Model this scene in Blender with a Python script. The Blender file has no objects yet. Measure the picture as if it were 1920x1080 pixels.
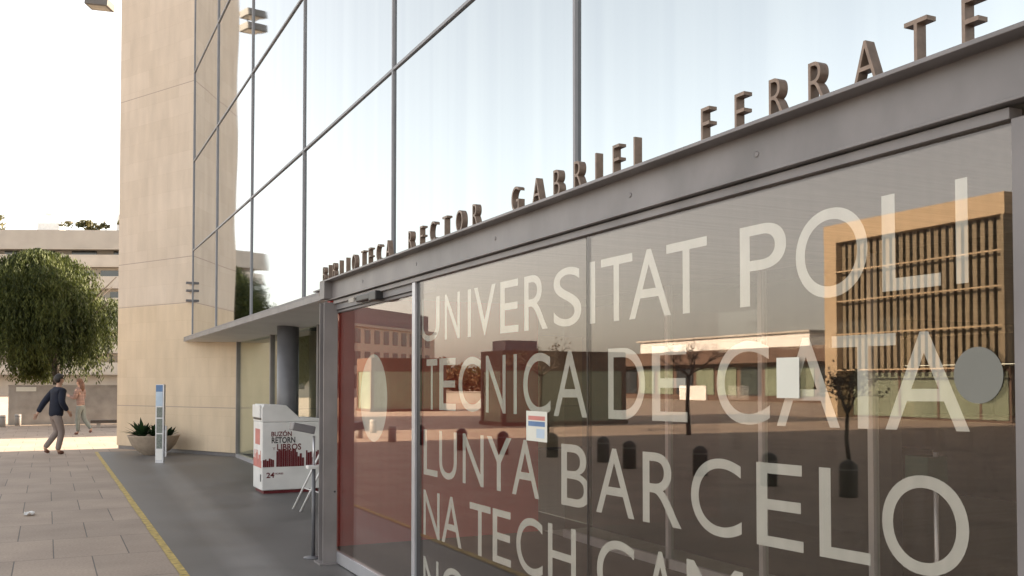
import bpy, bmesh, math, random
from mathutils import Vector, Matrix
random.seed(7)
sc = bpy.context.scene
COL = sc.collection
R = math.radians

# ------------------------------------------------------------------ camera survey
F = 1800.0; TH = R(25.85); PH = R(1.6); SY = 178 - F*math.tan(PH); A = 2.23; EYE = 1.55
CAM = Vector((-A, 0, EYE))
FW = Vector((math.sin(TH)*math.cos(PH), math.cos(TH)*math.cos(PH), math.sin(PH)))
RT = Vector((math.cos(TH), -math.sin(TH), 0)); UP = RT.cross(FW)
def ray(px, py): return FW + RT*((px-960)/F) + UP*((540+SY-py)/F)
def on(ax, v, px, py):
    d = ray(px, py); return CAM + d*((v-CAM[ax])/d[ax])
def G(px, py): return on(2, 0, px, py)
def depth(px, py, Z): return CAM + ray(px, py)*Z
def mir(p): return Vector((-p.x, p.y, p.z))

# ------------------------------------------------------------------ mesh helper
class MB:
    def __init__(s): s.v = []; s.f = []; s.smooth = []
    def add(s, vs, fs, sm=False):
        o = len(s.v); s.v += [tuple(v) for v in vs]; s.f += [tuple(i+o for i in f) for f in fs]; s.smooth += [sm]*len(fs); return s
    def box(s, x0, x1, y0, y1, z0, z1, M=None):
        vs = [Vector((x, y, z)) for z in (z0, z1) for y in (y0, y1) for x in (x0, x1)]
        if M is not None: vs = [M @ v for v in vs]
        return s.add(vs, [(0,2,3,1), (4,5,7,6), (0,1,5,4), (2,6,7,3), (0,4,6,2), (1,3,7,5)])
    def prism(s, pts, z0, z1, M=None):
        n = len(pts); vs = [Vector((p[0], p[1], z0)) for p in pts] + [Vector((p[0], p[1], z1)) for p in pts]
        if M is not None: vs = [M @ v for v in vs]
        return s.add(vs, [tuple(range(n))[::-1], tuple(range(n, 2*n))] + [(i, (i+1) % n, n+(i+1) % n, n+i) for i in range(n)])
    def lathe(s, prof, n=24, c=(0,0,0), cap=True):
        vs = []; fs = []
        for r, z in prof:
            for k in range(n):
                a = 2*math.pi*k/n; vs.append((c[0]+r*math.cos(a), c[1]+r*math.sin(a), c[2]+z))
        m = len(prof)
        for i in range(m-1):
            for k in range(n): fs.append((i*n+k, i*n+(k+1) % n, (i+1)*n+(k+1) % n, (i+1)*n+k))
        s.add(vs, fs, True)
        if cap:
            s.f.append(tuple(range(len(s.v)-n, len(s.v)))); s.smooth.append(False)
            b = len(s.v)-n*m; s.f.append(tuple(range(b, b+n))[::-1]); s.smooth.append(False)
        return s
    def tube(s, pts, rad, n=8):
        pts = [Vector(p) for p in pts]; vs = []; fs = []
        if not isinstance(rad, (list, tuple)): rad = [rad]*len(pts)
        for i, p in enumerate(pts):
            d = (pts[min(i+1, len(pts)-1)] - pts[max(i-1, 0)]).normalized()
            a = Vector((0,0,1)) if abs(d.z) < .9 else Vector((1,0,0))
            u = d.cross(a).normalized(); w = d.cross(u)
            for k in range(n):
                t = 2*math.pi*k/n; vs.append(p + (u*math.cos(t)+w*math.sin(t))*rad[i])
        for i in range(len(pts)-1):
            for k in range(n): fs.append((i*n+k, i*n+(k+1) % n, (i+1)*n+(k+1) % n, (i+1)*n+k))
        s.add(vs, fs, True)
        b = len(s.v)-n*len(pts); s.f += [tuple(range(b, b+n)), tuple(range(len(s.v)-n, len(s.v)))[::-1]]; s.smooth += [False, False]
        return s
    def build(s, name, mat, parent=None, bev=0, M=None, sub=0, keep=False):
        me = bpy.data.meshes.new(name); me.from_pydata(s.v, [], s.f); me.update()
        me.polygons.foreach_set('use_smooth', s.smooth)
        if not keep:
            bm = bmesh.new(); bm.from_mesh(me); bmesh.ops.recalc_face_normals(bm, faces=bm.faces); bm.to_mesh(me); bm.free()
        me.materials.append(mat)
        o = bpy.data.objects.new(name, me); COL.objects.link(o)
        if M is not None: o.matrix_world = M
        if bev:
            b = o.modifiers.new('bev', 'BEVEL'); b.width = bev; b.segments = 2; b.limit_method = 'ANGLE'
        put(o, parent)
        return o
def world_loc(o):
    M = o.matrix_basis.copy()
    if o.parent: return world_loc(o.parent) @ o.matrix_parent_inverse @ M
    return M
def put(o, parent):
    if parent is not None:
        o.parent = parent; o.matrix_parent_inverse = world_loc(parent).inverted()
def tag(o, label, cat, group=None):
    o['label'] = label; o['category'] = cat
    if group: o['group'] = group
    return o
def kind(o, k): o['kind'] = k; return o
def thing(name, label, cat, loc=(0,0,0), group=None):
    o = bpy.data.objects.new(name, None); COL.objects.link(o); o.location = loc; o.empty_display_size = .2
    return tag(o, label, cat, group)
def dup(root, loc, label):
    r = root.copy(); COL.objects.link(r); r.location = loc; r['label'] = label
    for ch in list(root.children):
        c = ch.copy(); COL.objects.link(c); c.parent = r; c.matrix_parent_inverse = ch.matrix_parent_inverse.copy()
        for g in list(ch.children):
            d = g.copy(); COL.objects.link(d); d.parent = c; d.matrix_parent_inverse = g.matrix_parent_inverse.copy()
    return r

# ------------------------------------------------------------------ materials
def newmat(name):
    m = bpy.data.materials.new(name); m.use_nodes = True
    return m, m.node_tree, m.node_tree.nodes['Principled BSDF']
def pmat(name, col, rough=.6, metal=0, var=.12, scale=6, bump=0, bscale=60, spec=.5, stretch=(1,1,1)):
    m, nt, b = newmat(name); N = nt.nodes; L = nt.links
    b.inputs['Roughness'].default_value = rough; b.inputs['Metallic'].default_value = metal
    b.inputs['Specular IOR Level'].default_value = spec
    tc = N.new('ShaderNodeTexCoord'); mp = N.new('ShaderNodeMapping'); mp.inputs['Scale'].default_value = stretch
    L.new(tc.outputs['Object'], mp.inputs['Vector'])
    nz = N.new('ShaderNodeTexNoise'); nz.inputs['Scale'].default_value = scale; nz.inputs['Detail'].default_value = 6
    L.new(mp.outputs[0], nz.inputs['Vector'])
    mr = N.new('ShaderNodeMapRange'); mr.inputs['From Min'].default_value = .3; mr.inputs['From Max'].default_value = .7
    mr.inputs['To Min'].default_value = 1-var; mr.inputs['To Max'].default_value = 1+var
    L.new(nz.outputs['Fac'], mr.inputs['Value'])
    mx = N.new('ShaderNodeVectorMath'); mx.operation = 'SCALE'; mx.inputs[0].default_value = col
    L.new(mr.outputs[0], mx.inputs['Scale']); L.new(mx.outputs[0], b.inputs['Base Color'])
    if bump:
        n2 = N.new('ShaderNodeTexNoise'); n2.inputs['Scale'].default_value = bscale; n2.inputs['Detail'].default_value = 4
        L.new(mp.outputs[0], n2.inputs['Vector'])
        bp = N.new('ShaderNodeBump'); bp.inputs['Strength'].default_value = bump; bp.inputs['Distance'].default_value = .02
        L.new(n2.outputs['Fac'], bp.inputs['Height']); L.new(bp.outputs[0], b.inputs['Normal'])
    return m
def glass_mat(name, ior, tint, refl, wav=.0, streak=0.0):
    m, nt, b = newmat(name); N = nt.nodes; L = nt.links; N.remove(b); out = N['Material Output']
    tr = N.new('ShaderNodeBsdfTransparent'); tr.inputs['Color'].default_value = (*tint, 1)
    gl = N.new('ShaderNodeBsdfGlossy'); gl.inputs['Color'].default_value = (*refl, 1); gl.inputs['Roughness'].default_value = 0.0
    fr = N.new('ShaderNodeFresnel'); ge = N.new('ShaderNodeNewGeometry')
    io = N.new('ShaderNodeMapRange'); io.inputs['To Min'].default_value = ior; io.inputs['To Max'].default_value = 1/ior
    L.new(ge.outputs['Backfacing'], io.inputs[0]); L.new(io.outputs[0], fr.inputs['IOR'])
    mix = N.new('ShaderNodeMixShader'); L.new(fr.outputs[0], mix.inputs[0]); L.new(tr.outputs[0], mix.inputs[1]); L.new(gl.outputs[0], mix.inputs[2])
    last = mix
    if streak:
        df = N.new('ShaderNodeBsdfDiffuse'); df.inputs['Color'].default_value = (.16,.14,.13,1)
        tc = N.new('ShaderNodeTexCoord'); mp = N.new('ShaderNodeMapping'); mp.inputs['Scale'].default_value = (1, 26, .3)
        nz = N.new('ShaderNodeTexNoise'); nz.inputs['Scale'].default_value = 1.4; nz.inputs['Detail'].default_value = 5
        L.new(tc.outputs['Object'], mp.inputs[0]); L.new(mp.outputs[0], nz.inputs['Vector'])
        mr = N.new('ShaderNodeMapRange'); mr.inputs['From Min'].default_value = .4; mr.inputs['From Max'].default_value = .75
        mr.inputs['To Min'].default_value = .0; mr.inputs['To Max'].default_value = streak
        L.new(nz.outputs['Fac'], mr.inputs[0])
        m2 = N.new('ShaderNodeMixShader'); L.new(mr.outputs[0], m2.inputs[0]); L.new(mix.outputs[0], m2.inputs[1]); L.new(df.outputs[0], m2.inputs[2]); last = m2
    L.new(last.outputs[0], out.inputs['Surface'])
    return m
def mirror_mat(name, col):
    m, nt, b = newmat(name); N = nt.nodes; L = nt.links
    b.inputs['Metallic'].default_value = 1; b.inputs['Roughness'].default_value = .03
    tc = N.new('ShaderNodeTexCoord'); mp = N.new('ShaderNodeMapping'); mp.inputs['Scale'].default_value = (1, 1.3, .02)
    nz = N.new('ShaderNodeTexNoise'); nz.inputs['Scale'].default_value = 2.2; nz.inputs['Detail'].default_value = 5
    L.new(tc.outputs['Object'], mp.inputs[0]); L.new(mp.outputs[0], nz.inputs['Vector'])
    cr = N.new('ShaderNodeValToRGB'); cr.color_ramp.elements[0].position = .3; cr.color_ramp.elements[1].position = .7
    cr.color_ramp.elements[0].color = (col[0]*.93, col[1]*.94, col[2]*.95, 1); cr.color_ramp.elements[1].color = (col[0]*1.06, col[1]*1.06, col[2]*1.04, 1)
    L.new(nz.outputs['Fac'], cr.inputs[0]); L.new(cr.outputs[0], b.inputs['Base Color'])
    n2 = N.new('ShaderNodeTexNoise'); n2.inputs['Scale'].default_value = .55; n2.inputs['Detail'].default_value = 1
    L.new(tc.outputs['Object'], n2.inputs['Vector'])
    bp = N.new('ShaderNodeBump'); bp.inputs['Strength'].default_value = .25; bp.inputs['Distance'].default_value = .014
    L.new(n2.outputs['Fac'], bp.inputs['Height']); L.new(bp.outputs[0], b.inputs['Normal'])
    return m
def paving_mat():
    m, nt, b = newmat('granite_paving'); N = nt.nodes; L = nt.links
    b.inputs['Roughness'].default_value = .75; b.inputs['Specular IOR Level'].default_value = .3
    tc = N.new('ShaderNodeTexCoord'); mp = N.new('ShaderNodeMapping'); mp.inputs['Location'].default_value = (2.155+.31, -9.43+1.15*20, 0)
    L.new(tc.outputs['Object'], mp.inputs[0])
    br = N.new('ShaderNodeTexBrick'); br.inputs['Scale'].default_value = 1
    br.inputs['Brick Width'].default_value = .62; br.inputs['Row Height'].default_value = 1.15; br.inputs['Mortar Size'].default_value = .006
    br.inputs['Mortar Smooth'].default_value = .3; br.offset = .5
    br.inputs['Color1'].default_value = (.385,.305,.245,1); br.inputs['Color2'].default_value = (.335,.268,.217,1); br.inputs['Mortar'].default_value = (.15,.132,.12,1)
    L.new(mp.outputs[0], br.inputs['Vector'])
    n1 = N.new('ShaderNodeTexNoise'); n1.inputs['Scale'].default_value = 1.3; n1.inputs['Detail'].default_value = 8
    n2 = N.new('ShaderNodeTexNoise'); n2.inputs['Scale'].default_value = 45; n2.inputs['Detail'].default_value = 4
    for n in (n1, n2): L.new(tc.outputs['Object'], n.inputs['Vector'])
    a = N.new('ShaderNodeMath'); a.operation = 'ADD'; L.new(n1.outputs['Fac'], a.inputs[0]); L.new(n2.outputs['Fac'], a.inputs[1])
    mr = N.new('ShaderNodeMapRange'); mr.inputs['From Min'].default_value = .65; mr.inputs['From Max'].default_value = 1.35; mr.inputs['To Min'].default_value = .78; mr.inputs['To Max'].default_value = 1.2
    L.new(a.outputs[0], mr.inputs[0])
    mx = N.new('ShaderNodeVectorMath'); mx.operation = 'SCALE'; L.new(br.outputs['Color'], mx.inputs[0]); L.new(mr.outputs[0], mx.inputs['Scale'])
    vo = N.new('ShaderNodeTexVoronoi'); vo.inputs['Scale'].default_value = 1.7; L.new(tc.outputs['Object'], vo.inputs['Vector'])
    th = N.new('ShaderNodeMapRange'); th.inputs['From Min'].default_value = .05; th.inputs['From Max'].default_value = .035; th.inputs['To Max'].default_value = .6; L.new(vo.outputs['Distance'], th.inputs[0])
    gm = N.new('ShaderNodeMixRGB'); gm.inputs[2].default_value = (.14,.125,.115,1); L.new(th.outputs[0], gm.inputs[0]); L.new(mx.outputs[0], gm.inputs[1])
    L.new(gm.outputs[0], b.inputs['Base Color'])
    bp = N.new('ShaderNodeBump'); bp.inputs['Strength'].default_value = .5; bp.inputs['Distance'].default_value = .006; bp.invert = True
    L.new(br.outputs['Fac'], bp.inputs['Height'])
    b2 = N.new('ShaderNodeBump'); b2.inputs['Strength'].default_value = .25; b2.inputs['Distance'].default_value = .003
    L.new(n2.outputs['Fac'], b2.inputs['Height']); L.new(bp.outputs[0], b2.inputs['Normal']); L.new(b2.outputs[0], b.inputs['Normal'])
    return m
def stone_mat():
    """limestone cladding in object space: x along the face, z up"""
    m, nt, b = newmat('limestone_cladding'); N = nt.nodes; L = nt.links
    b.inputs['Roughness'].default_value = .8; b.inputs['Specular IOR Level'].default_value = .25
    tc = N.new('ShaderNodeTexCoord'); sx = N.new('ShaderNodeSeparateXYZ'); L.new(tc.outputs['Object'], sx.inputs[0])
    cb = N.new('ShaderNodeCombineXYZ'); L.new(sx.outputs['X'], cb.inputs['X']); L.new(sx.outputs['Z'], cb.inputs['Y'])
    br = N.new('ShaderNodeTexBrick'); br.inputs['Scale'].default_value = 1; br.inputs['Brick Width'].default_value = .78; br.inputs['Row Height'].default_value = .42
    br.inputs['Mortar Size'].default_value = .003; br.inputs['Mortar Smooth'].default_value = .6
    br.inputs['Color1'].default_value = (1.0,1.0,1.0,1); br.inputs['Color2'].default_value = (.93,.925,.91,1); br.inputs['Mortar'].default_value = (.84,.81,.78,1)
    L.new(cb.outputs[0], br.inputs['Vector'])
    # two tints by height: warm below 3.6 m, pinker above
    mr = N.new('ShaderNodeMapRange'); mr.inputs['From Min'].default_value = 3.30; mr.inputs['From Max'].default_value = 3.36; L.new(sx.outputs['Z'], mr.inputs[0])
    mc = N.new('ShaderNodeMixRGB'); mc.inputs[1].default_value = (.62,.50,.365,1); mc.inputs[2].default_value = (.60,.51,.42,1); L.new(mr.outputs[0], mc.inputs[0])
    mp = N.new('ShaderNodeMapping'); mp.inputs['Scale'].default_value = (1.5,1.5,.45); L.new(tc.outputs['Object'], mp.inputs[0])
    n1 = N.new('ShaderNodeTexNoise'); n1.inputs['Scale'].default_value = 2.2; n1.inputs['Detail'].default_value = 8; L.new(mp.outputs[0], n1.inputs['Vector'])
    n2 = N.new('ShaderNodeTexNoise'); n2.inputs['Scale'].default_value = 38; n2.inputs['Detail'].default_value = 4; L.new(tc.outputs['Object'], n2.inputs['Vector'])
    ad = N.new('ShaderNodeMath'); ad.operation = 'MULTIPLY_ADD'; ad.inputs[1].default_value = .35; L.new(n2.outputs['Fac'], ad.inputs[0]); L.new(n1.outputs['Fac'], ad.inputs[2])
    m2 = N.new('ShaderNodeMapRange'); m2.inputs['From Min'].default_value = .4; m2.inputs['From Max'].default_value = .95; m2.inputs['To Min'].default_value = .87; m2.inputs['To Max'].default_value = 1.08; L.new(ad.outputs[0], m2.inputs[0])
    v1 = N.new('ShaderNodeVectorMath'); v1.operation = 'MULTIPLY'; L.new(mc.outputs[0], v1.inputs[0]); L.new(br.outputs['Color'], v1.inputs[1])
    v2 = N.new('ShaderNodeVectorMath'); v2.operation = 'SCALE'; L.new(v1.outputs[0], v2.inputs[0]); L.new(m2.outputs[0], v2.inputs['Scale'])
    # expansion joints
    last = None
    for h in (1.02, 3.33, 4.35, 8.25):
        s = N.new('ShaderNodeMath'); s.operation = 'COMPARE'; s.inputs[1].default_value = h; s.inputs[2].default_value = .009; L.new(sx.outputs['Z'], s.inputs[0])
        if last is None: last = s
        else:
            q = N.new('ShaderNodeMath'); q.operation = 'MAXIMUM'; L.new(last.outputs[0], q.inputs[0]); L.new(s.outputs[0], q.inputs[1]); last = q
    mj = N.new('ShaderNodeMixRGB'); mj.inputs[2].default_value = (.36,.29,.25,1); L.new(last.outputs[0], mj.inputs[0]); L.new(v2.outputs[0], mj.inputs[1])
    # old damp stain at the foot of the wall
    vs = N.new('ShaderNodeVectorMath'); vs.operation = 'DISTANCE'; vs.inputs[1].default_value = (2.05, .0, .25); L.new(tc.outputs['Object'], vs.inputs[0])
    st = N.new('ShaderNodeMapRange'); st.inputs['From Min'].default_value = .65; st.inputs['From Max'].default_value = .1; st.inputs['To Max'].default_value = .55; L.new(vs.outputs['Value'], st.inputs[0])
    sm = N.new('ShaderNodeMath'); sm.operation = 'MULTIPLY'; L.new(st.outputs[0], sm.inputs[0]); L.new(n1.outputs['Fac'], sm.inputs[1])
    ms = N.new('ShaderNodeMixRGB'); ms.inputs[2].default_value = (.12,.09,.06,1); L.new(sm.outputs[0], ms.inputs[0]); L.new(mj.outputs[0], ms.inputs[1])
    L.new(ms.outputs[0], b.inputs['Base Color'])
    bp = N.new('ShaderNodeBump'); bp.inputs['Strength'].default_value = .3; bp.inputs['Distance'].default_value = .006; L.new(n2.outputs['Fac'], bp.inputs['Height']); L.new(bp.outputs[0], b.inputs['Normal'])
    return m
def platform_mat():
    m, nt, b = newmat('dark_resin_pavement'); N = nt.nodes; L = nt.links
    b.inputs['Specular IOR Level'].default_value = .4
    tc = N.new('ShaderNodeTexCoord')
    n1 = N.new('ShaderNodeTexNoise'); n1.inputs['Scale'].default_value = .8; n1.inputs['Detail'].default_value = 7; n1.inputs['Distortion'].default_value = .6
    n2 = N.new('ShaderNodeTexNoise'); n2.inputs['Scale'].default_value = 70; n2.inputs['Detail'].default_value = 3
    for n in (n1, n2): L.new(tc.outputs['Object'], n.inputs['Vector'])
    mr = N.new('ShaderNodeMapRange'); mr.inputs['From Min'].default_value = .3; mr.inputs['From Max'].default_value = .7; mr.inputs['To Min'].default_value = .075; mr.inputs['To Max'].default_value = .145; L.new(n1.outputs['Fac'], mr.inputs[0])
    # worn walking track, a pale curved band parallel to the kerb
    sx = N.new('ShaderNodeSeparateXYZ'); L.new(tc.outputs['Object'], sx.inputs[0])
    w = N.new('ShaderNodeMath'); w.operation = 'MULTIPLY_ADD'; w.inputs[1].default_value = .035; w.inputs[2].default_value = -.93; L.new(sx.outputs['Y'], w.inputs[0])
    d = N.new('ShaderNodeMath'); d.operation = 'SUBTRACT'; L.new(sx.outputs['X'], d.inputs[0]); L.new(w.outputs[0], d.inputs[1])
    ab = N.new('ShaderNodeMath'); ab.operation = 'ABSOLUTE'; L.new(d.outputs[0], ab.inputs[0])
    tr = N.new('ShaderNodeMapRange'); tr.inputs['From Min'].default_value = .26; tr.inputs['From Max'].default_value = .10; tr.inputs['To Max'].default_value = .055; L.new(ab.outputs[0], tr.inputs[0])
    s = N.new('ShaderNodeMath'); s.operation = 'ADD'; L.new(mr.outputs[0], s.inputs[0]); L.new(tr.outputs[0], s.inputs[1])
    n3 = N.new('ShaderNodeMath'); n3.operation = 'MULTIPLY_ADD'; n3.inputs[1].default_value = .03; L.new(n2.outputs['Fac'], n3.inputs[0]); L.new(s.outputs[0], n3.inputs[2])
    v = N.new('ShaderNodeVectorMath'); v.operation = 'SCALE'; v.inputs[0].default_value = (1, .95, .91); L.new(n3.outputs[0], v.inputs['Scale']); L.new(v.outputs[0], b.inputs['Base Color'])
    rr = N.new('ShaderNodeMapRange'); rr.inputs['To Min'].default_value = .38; rr.inputs['To Max'].default_value = .62; L.new(n1.outputs['Fac'], rr.inputs[0]); L.new(rr.outputs[0], b.inputs['Roughness'])
    return m
def leaf_mat(name, c0, c1, sc_=1.2):
    m, nt, b = newmat(name); N = nt.nodes; L = nt.links
    b.inputs['Roughness'].default_value = .6; b.inputs['Specular IOR Level'].default_value = .25
    ge = N.new('ShaderNodeNewGeometry'); nz = N.new('ShaderNodeTexNoise'); nz.inputs['Scale'].default_value = sc_; nz.inputs['Detail'].default_value = 4
    L.new(ge.outputs['Position'], nz.inputs['Vector'])
    ad = N.new('ShaderNodeMath'); ad.operation = 'MULTIPLY_ADD'; ad.inputs[1].default_value = .35; L.new(ge.outputs['Random Per Island'], ad.inputs[0]); L.new(nz.outputs['Fac'], ad.inputs[2])
    cr = N.new('ShaderNodeValToRGB'); cr.color_ramp.elements[0].position = .4; cr.color_ramp.elements[1].position = .95
    cr.color_ramp.elements[0].color = (*c0, 1); cr.color_ramp.elements[1].color = (*c1, 1)
    L.new(ad.outputs[0], cr.inputs[0]); L.new(cr.outputs[0], b.inputs['Base Color'])
    tl = N.new('ShaderNodeBsdfTranslucent'); L.new(cr.outputs[0], tl.inputs['Color'])
    mix = N.new('ShaderNodeMixShader'); mix.inputs[0].default_value = .3
    L.new(b.outputs[0], mix.inputs[1]); L.new(tl.outputs[0], mix.inputs[2]); L.new(mix.outputs[0], N['Material Output'].inputs['Surface'])
    return m

M = dict(
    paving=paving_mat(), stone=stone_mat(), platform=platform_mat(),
    yellow=pmat('worn_yellow_paint', (.44,.32,.085), .6, var=.35, scale=14),
    steel=pmat('grey_painted_steel', (.205,.188,.186), .42, .0, var=.22, scale=3.2, bump=.12, bscale=7, stretch=(1,1,.7)),
    darksteel=pmat('dark_grey_steel', (.17,.16,.165), .45, var=.08),
    dot=pmat('grey_sticker', (.19,.188,.165), .75, var=.04), joint=pmat('curtain_joint', (.28,.28,.295), .5, var=.06), soffit=pmat('pale_soffit', (.68,.65,.61), .6, var=.06, scale=1.5),
    recess_glass=glass_mat('recess_glass', 1.7, (.9,.93,.9), (.92,.96,.92)),
    column=pmat('column_paint', (.13,.13,.14), .35, var=.08),
    alu=pmat('anodised_aluminium', (.55,.55,.58), .38, .6, var=.06),
    bronze=pmat('bronze_letter', (.23,.165,.125), .42, .35, var=.18, scale=30),
    vinyl=pmat('frosted_vinyl', (.55,.585,.58), .75, var=.05, scale=12),
    black=pmat('black_plastic', (.02,.02,.022), .4, var=.1),
    white=pmat('white_panel', (.72,.71,.69), .45, var=.1, scale=3, bump=.03, bscale=20),
    paper=pmat('paper', (.68,.665,.59), .8, var=.04),
    red=pmat('red_wall_paint', (.44,.042,.036), .55, var=.08, scale=3),
    maroon=pmat('maroon_print', (.13,.012,.016), .5, var=.12, scale=20),
    inkblack=pmat('black_print', (.03,.025,.025), .5),
    blue=pmat('blue_print', (.10,.19,.36), .5), paleblue=pmat('pale_blue_print', (.45,.55,.66), .5), coral=pmat('coral_print', (.55,.2,.17), .6),
    greyprint=pmat('grey_print', (.16,.18,.16), .5, var=.3, scale=40),
    front_glass=glass_mat('lobby_glass', 1.72, (.94,.92,.89), (1.0,.91,.86), streak=.045),
    clear_glass=glass_mat('inner_glass', 1.22, (.85,.88,.85), (1,1,1)),
    mirror=mirror_mat('coated_curtain_glass', (.465,.50,.52)),
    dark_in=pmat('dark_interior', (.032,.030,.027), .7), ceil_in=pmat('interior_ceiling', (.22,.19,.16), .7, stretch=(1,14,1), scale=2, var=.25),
    floor_in=pmat('pale_lobby_floor', (.55,.54,.49), .35, var=.12, scale=2, stretch=(.3,4,1)),
    concrete=pmat('weathered_concrete', (.33,.30,.27), .85, var=.18, scale=2.5, bump=.2, bscale=18),
    palecon=pmat('pale_concrete', (.40,.37,.33), .8, var=.1, scale=.6),
    roofcon=pmat('grey_roof_concrete', (.33,.31,.28), .8, var=.08, scale=.5),
    planter=pmat('sandy_concrete', (.40,.32,.25), .85, var=.12, scale=9, bump=.2),
    soil=pmat('soil', (.04,.03,.022), .95),
    darkwin=pmat('dark_window', (.03,.035,.04), .15, var=.2, scale=.8, spec=.8),
    bollard=pmat('grey_bollard', (.30,.28,.265), .6, var=.1), darkboll=pmat('dark_iron', (.03,.028,.028), .5),
    timber=pmat('honey_timber', (.42,.325,.21), .6, var=.12, scale=3, stretch=(1,.3,8)),
    slat=pmat('weathered_slat', (.20,.165,.11), .65, var=.2, scale=3, stretch=(2,2,.3)),
    beige=pmat('beige_render', (.52,.45,.38), .8, var=.06), attic=pmat('purple_grey_cladding', (.20,.17,.18), .6, var=.06),
    brown=pmat('rust_brown_cladding', (.10,.062,.045), .6, var=.15, scale=2), greenglass=pmat('green_tinted_glass', (.19,.225,.165), .12, var=.12, scale=1, spec=.7),
    bark=pmat('bark', (.045,.035,.027), .9, var=.25, scale=12, bump=.4),
    weep=leaf_mat('weeping_foliage', (.012,.022,.007), (.095,.112,.028), .9), hedge=leaf_mat('hedge_foliage', (.03,.035,.014), (.12,.10,.03), .5),
    agave=leaf_mat('dark_green_blades', (.010,.026,.012), (.03,.07,.022), 5), russet=leaf_mat('russet_leaves', (.06,.032,.014), (.13,.075,.03), 3),
    twig=pmat('twig', (.09,.07,.055), .9),
    skin=pmat('skin', (.45,.27,.19), .55, var=.05), hair=pmat('dark_hair', (.018,.014,.012), .6), auburn=pmat('auburn_hair', (.12,.055,.03), .6),
    navy=pmat('navy_wool', (.007,.010,.024), .85, var=.2, scale=8), khaki=pmat('taupe_trousers', (.23,.185,.165), .85, var=.1, scale=6),
    rust=pmat('russet_leather', (.14,.055,.035), .5), pink=pmat('pink_striped_knit', (.22,.14,.115), .85, var=.3, scale=3, stretch=(.2,.2,12)), jeans=pmat('grey_green_denim', (.17,.18,.16), .85, var=.12, scale=10),
    eye=pmat('eye', (.03,.02,.015), .2), lampgrey=pmat('floodlight_housing', (.13,.12,.11), .5, var=.1), lampglass=pmat('lamp_glass', (.35,.34,.3), .2),
    green=pmat('dark_green_plastic', (.015,.05,.03), .5),
)

# ------------------------------------------------------------------ lettering
_glyph = {}
def glyph(ch, offset, extrude):
    k = (ch, offset, extrude)
    if k not in _glyph:
        cu = bpy.data.curves.new('glyph', 'FONT'); cu.body = ch; cu.offset = offset; cu.extrude = extrude; cu.resolution_u = 10
        ob = bpy.data.objects.new('glyph', cu); COL.objects.link(ob); bpy.context.view_layer.update()
        ev = ob.evaluated_get(bpy.context.evaluated_depsgraph_get())
        me = bpy.data.meshes.new_from_object(ev)
        bpy.data.objects.remove(ob); bpy.data.curves.remove(cu)
        vs = [v.co.copy() for v in me.vertices]; fs = [tuple(p.vertices) for p in me.polygons]
        bpy.data.meshes.remove(me)
        x0 = min(v.x for v in vs); x1 = max(v.x for v in vs); y0 = min(v.y for v in vs); y1 = max(v.y for v in vs); zm = extrude
        nrm = [Vector(((v.x-x0)/(x1-x0), (v.y-y0)/(y1-y0), (v.z/zm) if zm else 0)) for v in vs]
        _glyph[k] = (nrm, fs, (x1-x0)/.7, x0, x1, y0, y1)
    return _glyph[k]
def letter_on_x(ch, y_left, y_right, z0, z1, x, depth_, mat, parent, name='letter', offset=0.0, zr=None):
    """letter facing -X: its left edge at y_left (far), right edge at y_right (near)"""
    vs, fs, *_ = glyph(ch, offset, .05 if depth_ else 0)
    if zr is None: zr = (z0, z1)
    pts = []
    for v in vs:
        a = z0+(zr[0]-z0)*v.x; b = z1+(zr[1]-z1)*v.x
        pts.append((x - v.z*depth_/2, y_left+(y_right-y_left)*v.x, a+(b-a)*v.y))
    return MB().add(pts, fs).build(name, mat, parent, keep=not depth_)
def text_line(txt, height, width, Mx, mat, parent, name, offset=0.02):
    """one line of print as one mesh, in the plane x/z of Mx"""
    cu = bpy.data.curves.new('line', 'FONT'); cu.body = txt; cu.offset = offset; cu.resolution_u = 3
    ob = bpy.data.objects.new('line', cu); COL.objects.link(ob); bpy.context.view_layer.update()
    me = bpy.data.meshes.new_from_object(ob.evaluated_get(bpy.context.evaluated_depsgraph_get()))
    bpy.data.objects.remove(ob)
    vs = [v.co.copy() for v in me.vertices]; fs = [tuple(p.vertices) for p in me.polygons]
    x0 = min(v.x for v in vs); x1 = max(v.x for v in vs); y0 = min(v.y for v in vs); y1 = max(v.y for v in vs)
    return MB().add([Mx @ Vector(((v.x-x0)/(x1-x0)*width, 0, (v.y-y0)/(y1-y0)*height)) for v in vs], fs).build(name, mat, parent)

# ------------------------------------------------------------------ setting
kind(MB().add([(-600,-600,0), (600,-600,0), (600,900,0), (-600,900,0)], [(0,1,2,3)]).build('ground', M['paving'], keep=True), 'structure')
PF = 23.45
kind(MB().add([(-1.18,-14,.004), (16,-14,.004), (16,PF,.004), (-1.18,PF,.004)], [(0,1,2,3)]).build('pavement', M['platform'], keep=True), 'structure')
ln = MB(); y = -6.0
while y < PF:
    e = min(y+random.uniform(.25,.7), PF); j = random.uniform(-.006,.006)
    ln.add([(-1.25+j,y,.008), (-1.18,y,.008), (-1.18,e,.008), (-1.25+j,e,.008)], [(0,1,2,3)]); y = e + (random.uniform(.01,.03) if random.random() < .5 else 0)
kind(ln.build('painted_line', M['yellow'], keep=True), 'structure')

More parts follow.
